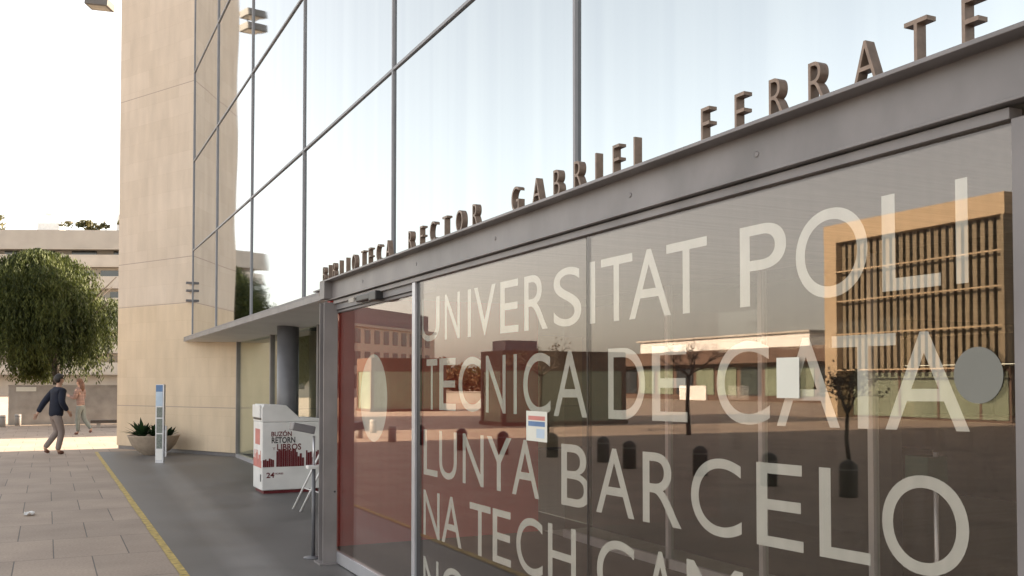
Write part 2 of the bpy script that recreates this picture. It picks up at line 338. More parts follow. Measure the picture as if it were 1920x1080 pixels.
# ------------------------------------------------------------------ library building
lib = thing('library_building', 'tall library with mirror glass curtain wall and slanted pale limestone stair tower', 'building', (3, 12, 0))
TA = Vector((1.37, 20.63, 0)); TB = Vector((-.72, 24.62, 0))
td = (TB-TA).normalized(); tn = Vector((-td.y, td.x, 0))       # tn points back into the building
if tn.x < 0: tn = -tn
TL = (TB-TA).length
MT = Matrix(((-td.x, tn.x, 0, TB.x), (-td.y, tn.y, 0, TB.y), (0, 0, 1, 0), (0, 0, 0, 1)))   # local x runs from the far corner towards A
MTi = MT.inverted()
def foot(x0, x1, inset=0):
    far = MTi @ Vector((9, TB.y-inset+.05, 0)); near = MTi @ Vector((9, TA.y-1.2, 0))
    return [(x0, inset), (x1, inset), (near.x, near.y), (far.x, far.y)]
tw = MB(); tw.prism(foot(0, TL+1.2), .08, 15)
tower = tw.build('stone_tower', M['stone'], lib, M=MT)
MB().prism(foot(.02, TL, .03), 0, .08).build('plinth', M['darksteel'], tower, M=MT)
MB().prism(foot(-.02, TL+1.2, -.03), 15, 15.12).build('coping', M['concrete'], tower, M=MT)
CX = .64
MB().box(CX+.16, 24, -14, 21.2, 2.62, 14.4).build('main_body', M['dark_in'], lib)
MB().box(CX-.1, 24.1, -14, 21.2, 14.4, 14.7).build('roof', M['darksteel'], lib)
ys = [22.02, 18.75, 15.29, 11.88, 8.43, 5.02, 1.6, -1.8, -5.2]; zs = [2.56, 4.46, 6.44, 8.42, 10.4, 12.4, 14.38]
for i in range(len(ys)-1):
    for j in range(len(zs)-1):
        cy = (ys[i]+ys[i+1])/2; cz = (zs[j]+zs[j+1])/2; hy = (ys[i]-ys[i+1])/2; hz = (zs[j+1]-zs[j])/2
        Mx = Matrix.Translation((CX, cy, cz)) @ Matrix.Rotation(R(random.uniform(-.12,.12)), 4, 'Z') @ Matrix.Rotation(R(random.uniform(-.1,.1)), 4, 'Y')
        MB().box(0, .024, -hy+.006, hy-.006, -hz+.006, hz-.006).build('glass_panel', M['mirror'], lib, M=Mx)
for y in ys: MB().box(CX-.022, CX+.1, y-.013, y+.013, 2.56, 14.4).build('mullion', M['joint'], lib)
for z in zs[1:]: MB().box(CX-.018, CX+.1, -5.2, 22.0, z-.013, z+.013).build('transom', M['joint'], lib)
# canopy ledge with inclined soffit
cp = MB(); prof = [(.49, 2.555), (.49, 2.46), (1.45, 2.40), (1.45, 2.61), (.8, 2.61), (.8, 2.57)]
y0, y1 = 8.96, 22.2
n = len(prof); cp.add([(p[0], y0, p[1]) for p in prof]+[(p[0], (y1 if p[0] < .7 else 20.6), p[1]) for p in prof], [tuple(range(n)), tuple(range(n, 2*n))[::-1]]+[(i, (i+1) % n, n+(i+1) % n, n+i) for i in range(n)])
can = cp.build('canopy', M['soffit'], lib, bev=.006)
MB().box(.474, .486, y0, y1, 2.462, 2.532).build('fascia_strip', M['steel'], can)
MB().box(.478, .488, y0, y1, 2.535, 2.56).build('drip_edge', M['darksteel'], can)
# recessed ground floor glazing
for a, b in ((20.55, 17.2), (17.2, 13.9), (13.9, 9.0)):
    MB().box(1.37, 1.385, b+.03, a-.03, .08, 2.40).build('recessed_pane', M['recess_glass'], lib)
for y in (20.56, 17.2, 13.9): MB().box(1.33, 1.42, y-.035, y+.035, 0, 2.42).build('glazing_post', M['steel'], lib)
MB().box(1.33, 1.42, 9.0, 20.52, .004, .075).build('sill', M['alu'], lib)
for y in (16.3, 15.2, 12.8, 11.6): MB().box(2.2, 2.26, y-.15, y+.15, 0.02, 2.4).build('blind_strip', M['palecon'], lib)
MB().lathe([(.165, 0), (.165, 2.45)], 28, (1.12, 14.85, 0)).build('round_column', M['column'], lib)
# little clamps on the curtain edge
for z in (3.36, 3.58, 3.75):
    MB().box(.50, .64, 22.03, 22.12, z-.025, z+.025).build('clamp', M['darksteel'], lib, bev=.006)
# interior hall; opening above the parapet added to let sun in
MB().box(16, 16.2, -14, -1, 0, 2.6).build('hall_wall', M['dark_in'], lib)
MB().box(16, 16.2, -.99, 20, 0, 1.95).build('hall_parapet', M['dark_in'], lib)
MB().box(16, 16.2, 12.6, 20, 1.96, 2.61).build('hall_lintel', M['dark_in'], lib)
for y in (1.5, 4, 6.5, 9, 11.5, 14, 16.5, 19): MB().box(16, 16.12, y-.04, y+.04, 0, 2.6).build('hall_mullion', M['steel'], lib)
MB().box(1.5, 1.6, 9.0, 20, 2.41, 2.6).build('soffit_edge', M['dark_in'], lib)
MB().box(2.0, 16, 20.0, 20.2, 0, 2.6).build('hall_end_wall', M['palecon'], lib)

# ------------------------------------------------------------------ entrance portal
prt = thing('entrance_portal', 'grey steel entrance porch with glass front carrying big white lettering', 'entrance', (0, 5, 0))
YE = 1.64
bm_ = MB(); bm_.box(-.03, .03, .6, 8.235, 2.272, 2.419).build('beam_web', M['steel'], prt)
MB().box(-.10, .12, .6, 8.24, 2.419, 2.433).build('beam_flange', M['steel'], prt, bev=.002)
MB().box(-.05, -.01, .6, 8.24, 2.262, 2.272).build('beam_flange', M['steel'], prt, bev=.002)
for y in (7.2, 6.0, 4.75, 3.4, 2.6):
    MB().lathe([(.011, 0), (.011, .002), (.007, .003)], 14).build('bolt_plug', M['steel'], prt, M=Matrix.Translation((-.030, y, 2.34)) @ Matrix.Rotation(R(-90), 4, 'Y'))
# H section column
col_ = MB(); col_.box(-.10, .02, 8.085, 8.10, 0, 2.241).box(-.10, .02, 8.225, 8.24, 0, 2.241).box(-.055, -.04, 8.10, 8.225, 0, 2.241)
pc = col_.build('post', M['steel'], prt, bev=.002)
MB().box(-.13, .03, 8.06, 8.27, .004, .018).build('base_plate', M['steel'], pc)
MB().lathe([(.008, 0), (.008, .006)], 10).build('bolt', M['black'], pc, M=Matrix.Translation((.0, 8.085, .62)) @ Matrix.Rotation(R(90), 4, 'X'))
MB().box(-.10, .02, 8.085, 8.24, 2.274, 2.419).build('stiffener', M['steel'], prt)
MB().box(-.021, .06, .6, YE-.004, 0, 2.225).build('post', M['steel'], prt, bev=.002)
MB().box(.03, 1.9, .6, 8.98, 2.405, 2.418).build('porch_roof', M['darksteel'], prt)
# frames
MB().box(-.022, .03, YE, 8.08, 2.226, 2.257).build('frame_head', M['steel'], prt, bev=.002)
MB().box(.0, .012, 6.0, 6.06, .12, 2.226).build('gasket', M['black'], prt)
MB().box(-.018, .034, 6.06, 6.115, .0, 2.226).build('mullion', M['alu'], prt, bev=.003)
MB().box(-.03, .03, YE, 6.0, .005, .12).build('bottom_rail', M['alu'], prt, bev=.002)
SEAM = on(0, 0, 1100, 500).y
p1 = MB().box(.0, .012, SEAM+.003, 6.0, .12, 2.226).build('glass_pane', M['front_glass'], prt)
p2 = MB().box(.0, .012, YE, SEAM-.003, .12, 2.226).build('glass_pane', M['front_glass'], prt)
MB().box(.001, .011, SEAM-.003, SEAM+.003, .12, 2.226).build('glass_seam', M['black'], prt)
# sliding door
dr = MB().box(.035, .047, 6.12, 8.32, .11, 2.165).build('sliding_door', M['front_glass'], prt)
MB().box(.02, .062, 6.12, 8.32, .012, .11).build('door_rail', M['alu'], dr, bev=.002)
MB().box(.02, .062, 6.12, 8.32, 2.155, 2.175).build('door_rail', M['darksteel'], dr)
MB().box(.0, .16, 6.12, 8.32, 2.178, 2.226).build('door_operator', M['darksteel'], prt)
s_ = on(0, -.02, 700, 545)
sn = MB().box(-.06, .01, s_.y-.17, s_.y+.0, 2.165, 2.234).box(-.05, .01, s_.y+.02, s_.y+.36, 2.185, 2.232).build('door_sensor', M['black'], prt, bev=.008)
MB().box(-.062, -.05, s_.y+.38, s_.y+.52, 2.19, 2.225).build('sensor_lens', M['palecon'], sn)
def disc(px, cy, x, name, parent, wpx, mat):
    c = on(0, x, px, cy); a = on(0, x, px-wpx/2, cy); b_ = on(0, x, px+wpx/2, cy); r = abs(a.y-b_.y)/2
    return MB().add([(x, c.y+r*math.cos(t*math.pi/24), c.z+r*math.sin(t*math.pi/24)) for t in range(48)], [tuple(range(48))]).build(name, mat, parent, keep=True)
disc(1833.5, 703.5, -.002, 'vinyl_dot', p2, 93, M['dot'])
disc(700, 746, .0485, 'vinyl_dot', dr, 50, M['vinyl'])
# lettering on the glass: px left/right extents, rows as tangent heights
rows = [
 (((-.222,-.2245), (-.109,-.1090)), [('U',788,824),('N',834,862),('I',877,883),('V',889,929),('E',938,972),('R',983,1027),('S',1038,1090),('I',1106,1116),('T',1127,1186),('A',1180,1258),('T',1250,1326),('P',1388,1475),('O',1493,1628),('L',1655,1765),('I',1794,1817)]),
 (((-.062,-.0585), (.069,.053)), [('T',800,820),('E',824,855),('C',860,902),('N',911,948),('I',963,969),('C',981,1032),('A',1038,1101),('D',1140,1209),('E',1222,1288),('C',1343,1442),('A',1455,1573),('T',1559,1679),('A',1658,1816)]),
 (((.122,.104), (.241,.217)), [('L',795,821),('U',824,857),('N',868,907),('Y',913,959),('A',960,1011),('B',1052,1106),('A',1117,1188),('R',1204,1276),('C',1294,1388),('E',1416,1503),('L',1533,1628),('O',1650,1812)]),
 (((.281,.265), (.399,.380)), [('N',795,825),('A',829,866),('T',881,920),('E',924,958),('C',968,1017),('H',1027,1079),('C',1118,1188),('A',1205,1270),('M',1285,1390),('P',1420,1500),('U',1530,1640),('S',1668,1790)]),
 (((.455,.43), (.57,.545)), [('N',795,823),('O',829,876),('R',886,925),('D',936,990)]),
]
X0 = (A+.0135)/math.cos(TH)
for (t, b_), ls in rows:
    for ch, xa, xb in ls:
        def hz(v, x): return EYE - (v[0]+(v[1]-v[0])*(x-800)/1000)*X0
        ya = on(0, .0135, xa, 600).y; yb = on(0, .0135, xb, 600).y
        letter_on_x(ch, ya, yb, hz(b_, xa), hz(t, xa), .0135, 0, M['vinyl'], p1 if xb < 1100 else p2, 'letter', -.001 if xa > 1000 else .001, zr=(hz(b_, xb), hz(t, xb)))
# vestibule inside
MB().box(.16, 2.36, 8.85, 8.95, 0.01, 2.40).build('red_side_wall', M['red'], prt)
MB().box(.06, 16, -14, 8.86, .006, .016).build('lobby_floor', M['floor_in'], prt)
MB().box(.05, 15, -14, 8.85, 2.36, 2.40).build('lobby_ceiling', M['ceil_in'], prt)
MB().box(.06, 2.42, 2.7, 8.84, .017, .021).build('entrance_mat', M['dark_in'], prt)
inner = MB()
XI = 2.42
for px in (1254, 1430, 1637):
    q = on(0, XI, px, 900); inner.box(XI-.02, XI+.03, q.y-.022, q.y+.022, .02, 2.36)
MB.build(inner, 'inner_mullion', M['alu'], prt)
MB().box(XI-.02, XI+.03, 2.6, 8.4, .02, .10).build('inner_rail', M['alu'], prt)
MB().box(XI, XI+.01, 2.6, 8.4, .1, 2.36).build('inner_glass', M['clear_glass'], prt)
q = on(0, 3.0, 1672, 900)
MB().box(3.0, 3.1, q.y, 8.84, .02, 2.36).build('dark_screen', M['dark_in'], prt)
MB().box(3.1, 16, 8.86, 20, .006, .016).build('hall_floor', M['floor_in'], prt)

# ------------------------------------------------------------------ bronze sign letters on the beam
sg = thing('sign_lettering', 'row of bronze capital letters standing on top of the grey beam', 'sign letters', (-.05, 5, 2.433))
sign = [('B',609),('I',618.5),('B',628),('L',640.5),('I',651.5),('O',665),('T',681.5),('E',695),('C',711),('A',729),
        ('R',771),('E',792),('C',812.5),('T',836),('O',863),('R',892.5),
        ('G',968),('A',1008),('B',1046),('R',1086),('I',1120),('E',1158),('L',1198),
        ('F',1326),('E',1391),('R',1460),('R',1536),('A',1628),('T',1724),('\u00c9',1828)]
HL = .128
for ch, cx in sign:
    base = 'E' if ch == '\u00c9' else ch
    g = glyph(base, -.012, .05); w = g[2]*HL*.78
    c = on(0, -.06, cx, 400).y
    o = letter_on_x(base, c+w/2, c-w/2, 2.4335, 2.4335+HL, -.05, .036, M['bronze'], sg, 'letter', -.012)
    if ch != base:
        MB().add([(-.07+.045*i, c-.03-.03*k+.0*m_, 2.4335+HL+.012+.028*k+.014*m_) for i in (0,1) for k in (0,1) for m_ in (0,1)], [(0,1,3,2), (4,6,7,5), (0,2,6,4), (1,5,7,3), (0,4,5,1), (2,3,7,6)]).build('accent', M['bronze'], o)

# ------------------------------------------------------------------ paper notice and painted reflection on the glass
def sheet(name, x, pxs, pys, mats, label):
    a = on(0, x, pxs[0], pys[0]); b_ = on(0, x, pxs[1], pys[1])
    z0, z1 = b_.z, a.z
    o = MB().box(x-.0006, x, b_.y, a.y, z0, z1).build(name, mats[0], None); tag(o, label, 'notice'); return o, a.y, b_.y, z0, z1
o, ya, yb, z0, z1 = sheet('paper_notice', -.006, (987, 1026), (770, 830), [M['paper']], 'small notice with red and blue bands taped on the glass')
H = z1-z0; W = ya-yb
MB().box(-.0072, -.0067, yb+.1*W, ya-.1*W, z0+.70*H, z0+.84*H).build('printed_band', M['coral'], o)
MB().box(-.0072, -.0067, yb+.1*W, ya-.1*W, z0+.50*H, z0+.66*H).build('printed_band', M['blue'], o)
MB().box(-.0072, -.0067, yb+.12*W, ya-.5*W, z0+.12*H, z0+.42*H).build('printed_band', M['paleblue'], o)
o, ya, yb, z0, z1 = sheet('window_reflection', -.002, (1456, 1499), (671, 747), [M['paper']], 'cream sheet painted as a bright window reflection between two large letters')  # cream colour stands in for a bright window mirrored in the glass

# ------------------------------------------------------------------ book return box
bx = thing('book_return_box', 'white book return bin with maroon book print and sloping hood under the canopy', 'book bin', (.9, 13.9, 0))
x0, x1, y0, y1 = .48, 1.30, 13.57, 14.2
def pXZ(poly, ya, yb):
    n = len(poly); return [(p[0], ya, p[1]) for p in poly]+[(p[0], yb, p[1]) for p in poly], [tuple(range(n)), tuple(range(n, 2*n))[::-1]]+[(i, (i+1) % n, n+(i+1) % n, n+i) for i in range(n)]
MB().box(x0, x1, y0, y1, .05, 1.0).build('body', M['white'], bx, bev=.012)
MB().box(x0+.03, x1-.03, y0+.03, y1-.03, .004, .05).build('base', M['maroon'], bx)
hood = MB().add(*pXZ([(x0-.005, 1.0), (x1+.004, 1.0), (x1+.004, 1.045), (x0+.52, 1.06), (x0+.33, 1.235), (x0+.02, 1.25), (x0-.005, 1.2)], y0-.004, y1+.004)).build('hood', M['white'], bx, bev=.01)
fl = MB().box(x0-.03, x0-.006, y0+.06, y1-.06, 1.06, 1.24).build('flap', M['white'], hood, bev=.01)
MB().box(x0-.012, x0-.0055, y0+.05, y1-.05, 1.03, 1.06).build('slot', M['black'], hood)
def MF(x, z): return Matrix.Translation((x, y0-.004, z))
text_line('BUZÓN', .085, .285, MF(x0+.125, .80), M['maroon'], bx, 'lettering')
text_line('RETORN', .085, .33, MF(x0+.13, .705), M['inkblack'], bx, 'lettering')
text_line('Y', .04, .035, MF(x0+.145, .61), M['maroon'], bx, 'lettering', .0)
text_line('LIBROS', .09, .34, MF(x0+.205, .605), M['maroon'], bx, 'lettering')
text_line('24', .075, .11, MF(x0+.06, .225), M['maroon'], bx, 'lettering')
text_line('HORES', .025, .12, MF(x0+.175, .268), M['maroon'], bx, 'lettering')
bk = MB(); x = x0+.01
hs = [.10,.11,.09,.12,.11,.10,.0,.22,.24,.23,.25,.23,.26,.24,.22,.25,.23,.2,.14,.18,.12,.0,.22,.19,.2,.12,.0,.2,.22,.17,.2]
for h in hs:
    w = random.uniform(.022,.034)
    if h: bk.box(x, x+w-.003, y0-.0045, y0-.002, .375, .375+h)
    x += w
    if x > x1-.03: break
bk.build('book_print', M['maroon'], bx)
bk = MB(); yy = y1-.03
while yy > y0+.05:
    w = random.uniform(.03,.05); h = random.choice([.12,.18,.24,.2,.1])
    bk.box(x0-.0035, x0-.0015, yy-w+.006, yy, .36, .36+h); yy -= w
bk.build('book_print', M['coral'], bx)
MB().box(x0-.0035, x0-.0015, y0+.15, y1-.15, .68, .9).build('side_print', M['coral'], bx)
MB().box(x0-.004, x0-.0015, y0+.06, y0+.12, .17, .27).build('lock', M['black'], bx)

# ------------------------------------------------------------------ ashtray / leaflet stand beside the door post
st = thing('pole_stand', 'thin dark pole stand with slanted grey head against the door post', 'stand', (-.09, 8.45, 0))
MB().tube([(-.09, 8.45, .01), (-.09, 8.45, .8)], .017, 12).build('pole', M['column'], st)
MB().tube([(-.09, 8.45, .8), (-.09, 8.45, 1.08)], .011, 10).build('upper_pole', M['alu'], st)
MB().lathe([(.085, 0), (.085, .01), (.03, .018)], 20, (-.09, 8.45, .004)).build('foot', M['column'], st)
MB().box(-.20, .0, -.07, .07, -.035, .035).build('head', M['darksteel'], st, bev=.008, M=Matrix.Translation((-.09, 8.47, 1.13)) @ Matrix.Rotation(R(12), 4, 'Y'))
MB().box(-.15, -.0, 8.41, 8.5, .79, .82).build('tray', M['white'], st, bev=.005)

# ------------------------------------------------------------------ white folding easel half hidden behind the post
e0 = G(548, 955); ea = thing('folding_easel', 'white folding easel with slanted legs half hidden behind the grey door post', 'easel', (e0.x, e0.y, 0))
topx = depth(600, 826, (e0-CAM).dot(FW)-.15)
for k, (px, py) in enumerate(((549, 955), (563, 960))):
    f = G(px, py); t = depth(px+62, 828+6*k, (f-CAM).dot(FW)-.05)
    d = (t-f).normalized(); MB().tube([f, t], .013, 6).build('leg', M['white'], ea)
for k, (px, py) in enumerate(((612, 975), (628, 978))):
    f = G(px, py); t = depth(605+14*k, 828, (f-CAM).dot(FW)); MB().tube([f, t], .013, 6).build('leg', M['white'], ea)
a_ = depth(571, 915, (e0-CAM).dot(FW)-.02); b_ = depth(585, 920, (e0-CAM).dot(FW)-.0)
MB().tube([a_, depth(618, 930, (e0-CAM).dot(FW)-.1)], .01, 6).build('brace', M['white'], ea)

# ------------------------------------------------------------------ info totem
tq = G(300, 868); tt = thing('info_totem', 'slim free standing sign post with blue top in front of the planter', 'sign post', (tq.x, tq.y, 0))
yw = math.atan2(-(tq.x-CAM.x), (tq.y-CAM.y))
MTo = Matrix.Translation((tq.x, tq.y, 0)) @ Matrix.Rotation(yw-R(28), 4, 'Z')
MB().box(-.085, .085, -.035, .035, .0, 1.52).build('panel', M['alu'], tt, bev=.004, M=MTo)
MB().box(-.078, .06, -.040, -.036, 1.38, 1.51).build('header', M['blue'], tt, M=MTo)
MB().box(-.078, .06, -.039, -.036, 1.10, 1.375).build('upper_print', M['paleblue'], tt, M=MTo)
for z0, z1 in ((.88, 1.09), (.58, .87), (.28, .57)): MB().box(-.06, .06, -.039, -.036, z0, z1-.012).build('notice_print', M['greyprint'], tt, M=MTo)
MB().box(-.07, .06, -.039, -.036, .06, .265).build('lower_print', M['white'], tt, M=MTo)
MB().box(.095, .125, .0, .03, .12, .72).build('side_rail', M['alu'], tt, M=MTo)
MB().box(.08, .12, .005, .025, .2, .23).box(.08, .12, .005, .025, .6, .63).build('rail_bracket', M['alu'], tt, M=MTo)

# ------------------------------------------------------------------ bowl planter and its plants
pq = G(288, 853); pl = thing('bowl_planter', 'round sandy concrete bowl planter against the limestone tower', 'planter', (pq.x, pq.y, 0))
bowl = MB().lathe([(.20,.0), (.22,.02), (.34,.10), (.45,.22), (.53,.40), (.545,.425), (.51,.425), (.49,.40)], 40, (pq.x, pq.y, .004), cap=True).build('bowl', M['planter'], pl)
MB().lathe([(.505,.38), (.25,.395), (.0,.40)], 30, (pq.x, pq.y, .004), cap=False).build('soil', M['soil'], pl)
def rosette(c, n, lmin, lmax, name, label):
    mb = MB()
    for k in range(n):
        a = random.uniform(0, 2*math.pi); L_ = random.uniform(lmin, lmax); el = random.uniform(R(28), R(82)); w = random.uniform(.028, .05)
        d = Vector((math.cos(a), math.sin(a), 0)); s = Vector((-math.sin(a), math.cos(a), 0)); p = Vector(c)+d*random.uniform(0, .06); vs = []
        m = 5
        for i in range(m+1):
            t = i/m; e = el - t*random.uniform(.3, .7)
            if i: p = p + (d*math.cos(e)+Vector((0,0,1))*math.sin(e))*(L_/m)
            ww = w*math.sin(math.pi*(.18+.82*t)) + .002
            vs += [p+s*ww, p-Vector((0,0,.25*ww)), p-s*ww]
        mb.add(vs, [f for i in range(m) for f in ((3*i, 3*i+1, 3*i+4, 3*i+3), (3*i+1, 3*i+2, 3*i+5, 3*i+4))], True)
    return tag(mb.build(name, M['agave'], None), label, 'plant', 'plants in the bowl planter')
rosette((pq.x-.24, pq.y+.0, .40), 46, .25, .46, 'leafy_plant', 'bushy dark green plant in the left half of the bowl planter')
rosette((pq.x+.03, pq.y+.12, .40), 30, .22, .38, 'leafy_plant', 'dark leafy plant in the middle of the bowl, partly behind the sign post')
rosette((pq.x+.30, pq.y+.02, .40), 20, .16, .30, 'leafy_plant', 'small dark leafy plant in the right side of the bowl, right of the sign post')

# ------------------------------------------------------------------ floodlights on the tower corner
fp = depth(187, 8, 23.4); fl = thing('floodlight_bracket', 'pair of square floodlights on an arm at the top of the limestone tower', 'floodlight', (fp.x, fp.y, fp.z))
for k, (dx, dz) in enumerate(((0, .36), (.0, .0))):
    h = MB().box(-.28, .28, -.22, .22, -.09, .09).build('lamp_head', M['lampgrey'], fl, bev=.015, M=Matrix.Translation((fp.x, fp.y+dx, fp.z+dz)) @ Matrix.Rotation(R(-25), 4, 'Z') @ Matrix.Rotation(R(6), 4, 'Y'))
    MB().box(-.22, .22, -.17, .17, -.096, -.091).build('lens', M['lampglass'], h, M=Matrix.Translation((fp.x, fp.y+dx, fp.z+dz)) @ Matrix.Rotation(R(-25), 4, 'Z') @ Matrix.Rotation(R(6), 4, 'Y'))
MB().tube([(fp.x+.1, fp.y+.05, fp.z-.02), (fp.x+.1, fp.y+.05, fp.z+.42), (fp.x+1.1, fp.y+1.2, fp.z+.42)], .025, 8).build('arm', M['lampgrey'], fl)

# ------------------------------------------------------------------ people
def skin_mesh(nodes, edges, mat, name, parent, Mx, sub=2, root=0):
    me = bpy.data.meshes.new('tmp'); bm = bmesh.new(); sl = bm.verts.layers.skin.verify(); vv = []
    for k, (p, r) in enumerate(nodes):
        v = bm.verts.new(p); v[sl].radius = (r, r) if not isinstance(r, tuple) else r; v[sl].use_root = (k == root); vv.append(v)
    for a, b in edges: bm.edges.new((vv[a], vv[b]))
    bm.to_mesh(me); bm.free()
    ob = bpy.data.objects.new('tmp', me); COL.objects.link(ob)
    s = ob.modifiers.new('s', 'SKIN'); s.use_smooth_shade = True; s.branch_smoothing = .4
    ss = ob.modifiers.new('b', 'SUBSURF'); ss.levels = sub; ss.render_levels = sub
    bpy.context.view_layer.update()
    m2 = bpy.data.meshes.new_from_object(ob.evaluated_get(bpy.context.evaluated_depsgraph_get()))
    bpy.data.objects.remove(ob); m2.transform(Mx); m2.name = name; m2.materials.clear(); m2.materials.append(mat)
    for p in m2.polygons: p.use_smooth = True
    o = bpy.data.objects.new(name, m2); COL.objects.link(o); put(o, parent); return o
def person(loc, yaw, S, P, label, top, bottom, shoe, hair, long_hair=False):
    """local axes: x right, y forward, z up; S scales a 1.75 m body; P holds joints"""
    root = thing('person', label, 'person', loc)
    Mx = Matrix.Translation(loc) @ Matrix.Rotation(yaw, 4, 'Z') @ Matrix.Scale(S, 4)
    V = Vector; lean = P.get('lean', .0)
    pel = V((0, 0, .93)); sp = V((0, lean*.4, 1.14)); ch = V((0, lean*.8, 1.34)); nk = V((0, lean, 1.49)); hb = V((0, lean+.02, 1.57)); hm = V((0, lean+.035, 1.645)); ht = V((0, lean+.02, 1.715))
    nodes = [(pel, .10), (sp, .095), (ch, .115), (nk, .055), (hb, .062), (hm, .085), (ht, .062)]; edges = [(i, i+1) for i in range(6)]
    def add(p, r, prev): nodes.append((V(p), r)); edges.append((prev, len(nodes)-1)); return len(nodes)-1
    add(hm+V((0, .093, -.012)), .014, 5)                                  # nose
    for sx in (-1, 1): add(hm+V((sx*.088, -.01, 0)), .016, 5)             # ears
    for sx, arm in ((-1, P['armL']), (1, P['armR'])):
        sh = V((sx*.185, lean*.95, 1.42)); i = add(sh, .052, 2); i = add(arm[0], .040, i); i = add(arm[1], .028, i)
        d = (V(arm[1])-V(arm[0])).normalized(); hnd = V(arm[1])+d*.055; i = add(hnd, (.036, .022), i)
        side = d.cross(V((sx, 0, .2))).normalized(); curl = V((-sx*.3, .0, 0))
        for f, (off, ln_) in enumerate(((-.03, .062), (-.01, .075), (.011, .07), (.03, .055))):
            k1 = hnd+d*.04+side*off; k2 = k1+(d+curl*.3).normalized()*ln_*.5; k3 = k2+(d+curl).normalized()*ln_*.5
            j = add(k1, .0095, i); j = add(k2, .0085, j); add(k3, .007, j)
        j = add(hnd+side*-.042+d*-.01, .011, i); add(hnd+side*-.06+d*.035, .009, j)
    for sx, leg in ((-1, P['legL']), (1, P['legR'])):
        i = add((sx*.09, 0, .88), .075, 0); i = add(leg[0], .052, i); i = add(leg[1], .036, i); i = add(leg[2], .03, i)
    skin_mesh(nodes, edges, M['skin'], 'body', root, Mx)
    # hair
    hc = hm+V((0, -.014, .022)); hb_ = MB(); vs = []; fs = []; nu, nv = 22, 14
    for a in range(nv+1):
        for b in range(nu):
            th = math.pi*a/nv; ph = 2*math.pi*b/nu; wob = 1+.03*math.sin(5*ph+3*th)
            vs.append(hc+V((.094*math.sin(th)*math.cos(ph), .106*math.sin(th)*math.sin(ph), .104*math.cos(th)))*wob)
    for a in range(nv):
        for b in range(nu):
            f = (a*nu+b, a*nu+(b+1) % nu, (a+1)*nu+(b+1) % nu, (a+1)*nu+b); c_ = sum((vs[k] for k in f), V((0,0,0)))/4-hc
            if c_.y > .035 and c_.z < .05: continue
            if c_.y > -.03 and c_.z < -.01: continue
            if c_.z < -.085 and not long_hair: continue
            fs.append(f)
    if long_hair:
        hb_.add(vs, fs, True); vs2 = []
        hb_.tube([hc+V((0,-.07,-.02)), hc+V((0,-.10,-.12)), hc+V((0,-.105,-.22)), hc+V((0,-.095,-.31))], [.075,.08,.07,.03], 12)
    else: hb_.add(vs, fs, True)
    ho = hb_.build('hair', M[hair], root, M=None); ho.data.transform(Mx)
    so_ = ho.modifiers.new('thick', 'SOLIDIFY'); so_.thickness = .012
    for sx in (-1, 1): MB().lathe([(.001,-.009), (.008,-.004), (.008,.004), (.001,.009)], 8).build('eye', M['eye'], root, M=Mx @ Matrix.Translation(hm+V((sx*.032, .078, .012))))
    # jacket / top
    g = P.get('girth', 1.0)
    jn = [(V((0, lean*.1, P.get('hem', .86))), (.19*g, .14*g)), (V((0, lean*.4, 1.10)), (.172*g, .135*g)), (V((0, lean*.8, 1.31)), (.195*g, .14*g)), (V((0, lean*.95, 1.42)), (.15, .105)), (nk+V((0,-.005,.012)), .082)]
    je = [(0, 1), (1, 2), (2, 3), (3, 4)]
    for sx, arm in ((-1, P['armL']), (1, P['armR'])):
        b = len(jn); jn += [(V((sx*.175, lean*.95, 1.40)), .09), (V(arm[0]), .074), (V(arm[0]).lerp(V(arm[1]), .97), .056)]; je += [(3, b), (b, b+1), (b+1, b+2)]
    skin_mesh(jn, je, M[top], 'jacket' if top == 'navy' else 'sweater', root, Mx, root=1)
    # trousers
    tn_ = [(V((0, 0, .97)), (.15, .115)), (V((0, 0, .90)), (.155, .12))]; te = [(0, 1)]
    for sx, leg in ((-1, P['legL']), (1, P['legR'])):
        b = len(tn_); tn_ += [(V((sx*.095, 0, .82)), .098), (V(leg[0]), .074), (V(leg[1]), .06)]; te += [(1, b), (b, b+1), (b+1, b+2)]
    skin_mesh(tn_, te, M[bottom], 'trousers', root, Mx)
    for leg in (P['legL'], P['legR']):
        a = V(leg[1]); t = V(leg[2]); d = (t-a)
        skin_mesh([(a+V((0,0,-.035)), .048), (a.lerp(t, .55)+V((0,0,-.01)), .046), (t, .036)], [(0, 1), (1, 2)], M[shoe], 'shoe', root, Mx)
    return root
FA = math.atan2(-FW.x, FW.y)           # yaw that faces away from the camera
mq = G(103, 852)
person((mq.x, mq.y, 0), FA-R(36), .985, dict(lean=.06, girth=1.1, hem=.80,
    armL=((-.26, -.12, 1.15), (-.30, -.24, .91)), armR=((.25, .0, 1.14), (.22, .16, .95)),
    legL=((-.085, .10, .50), (-.09, -.19, .14), (-.09, -.08, .04)), legR=((.09, .10, .49), (.07, .02, .085), (.07, .17, .03))),
    'man in a dark navy jacket and taupe trousers walking away', 'navy', 'khaki', 'rust', 'hair')
wq = G(151, 815)
person((wq.x, wq.y, 0), FA+R(80), .95, dict(lean=.04, girth=.86, hem=.92,
    armL=((-.20, .08, 1.14), (-.12, .31, 1.22)), armR=((.20, .05, 1.13), (.13, .29, 1.16)),
    legL=((-.07, .06, .50), (-.06, .05, .085), (-.05, .18, .03)), legR=((.07, -.06, .50), (.07, -.33, .17), (.08, -.25, .07))),
    'walker in a pinkish striped sweater and grey jeans walking past the low wall', 'pink', 'jeans', 'rust', 'auburn', True)

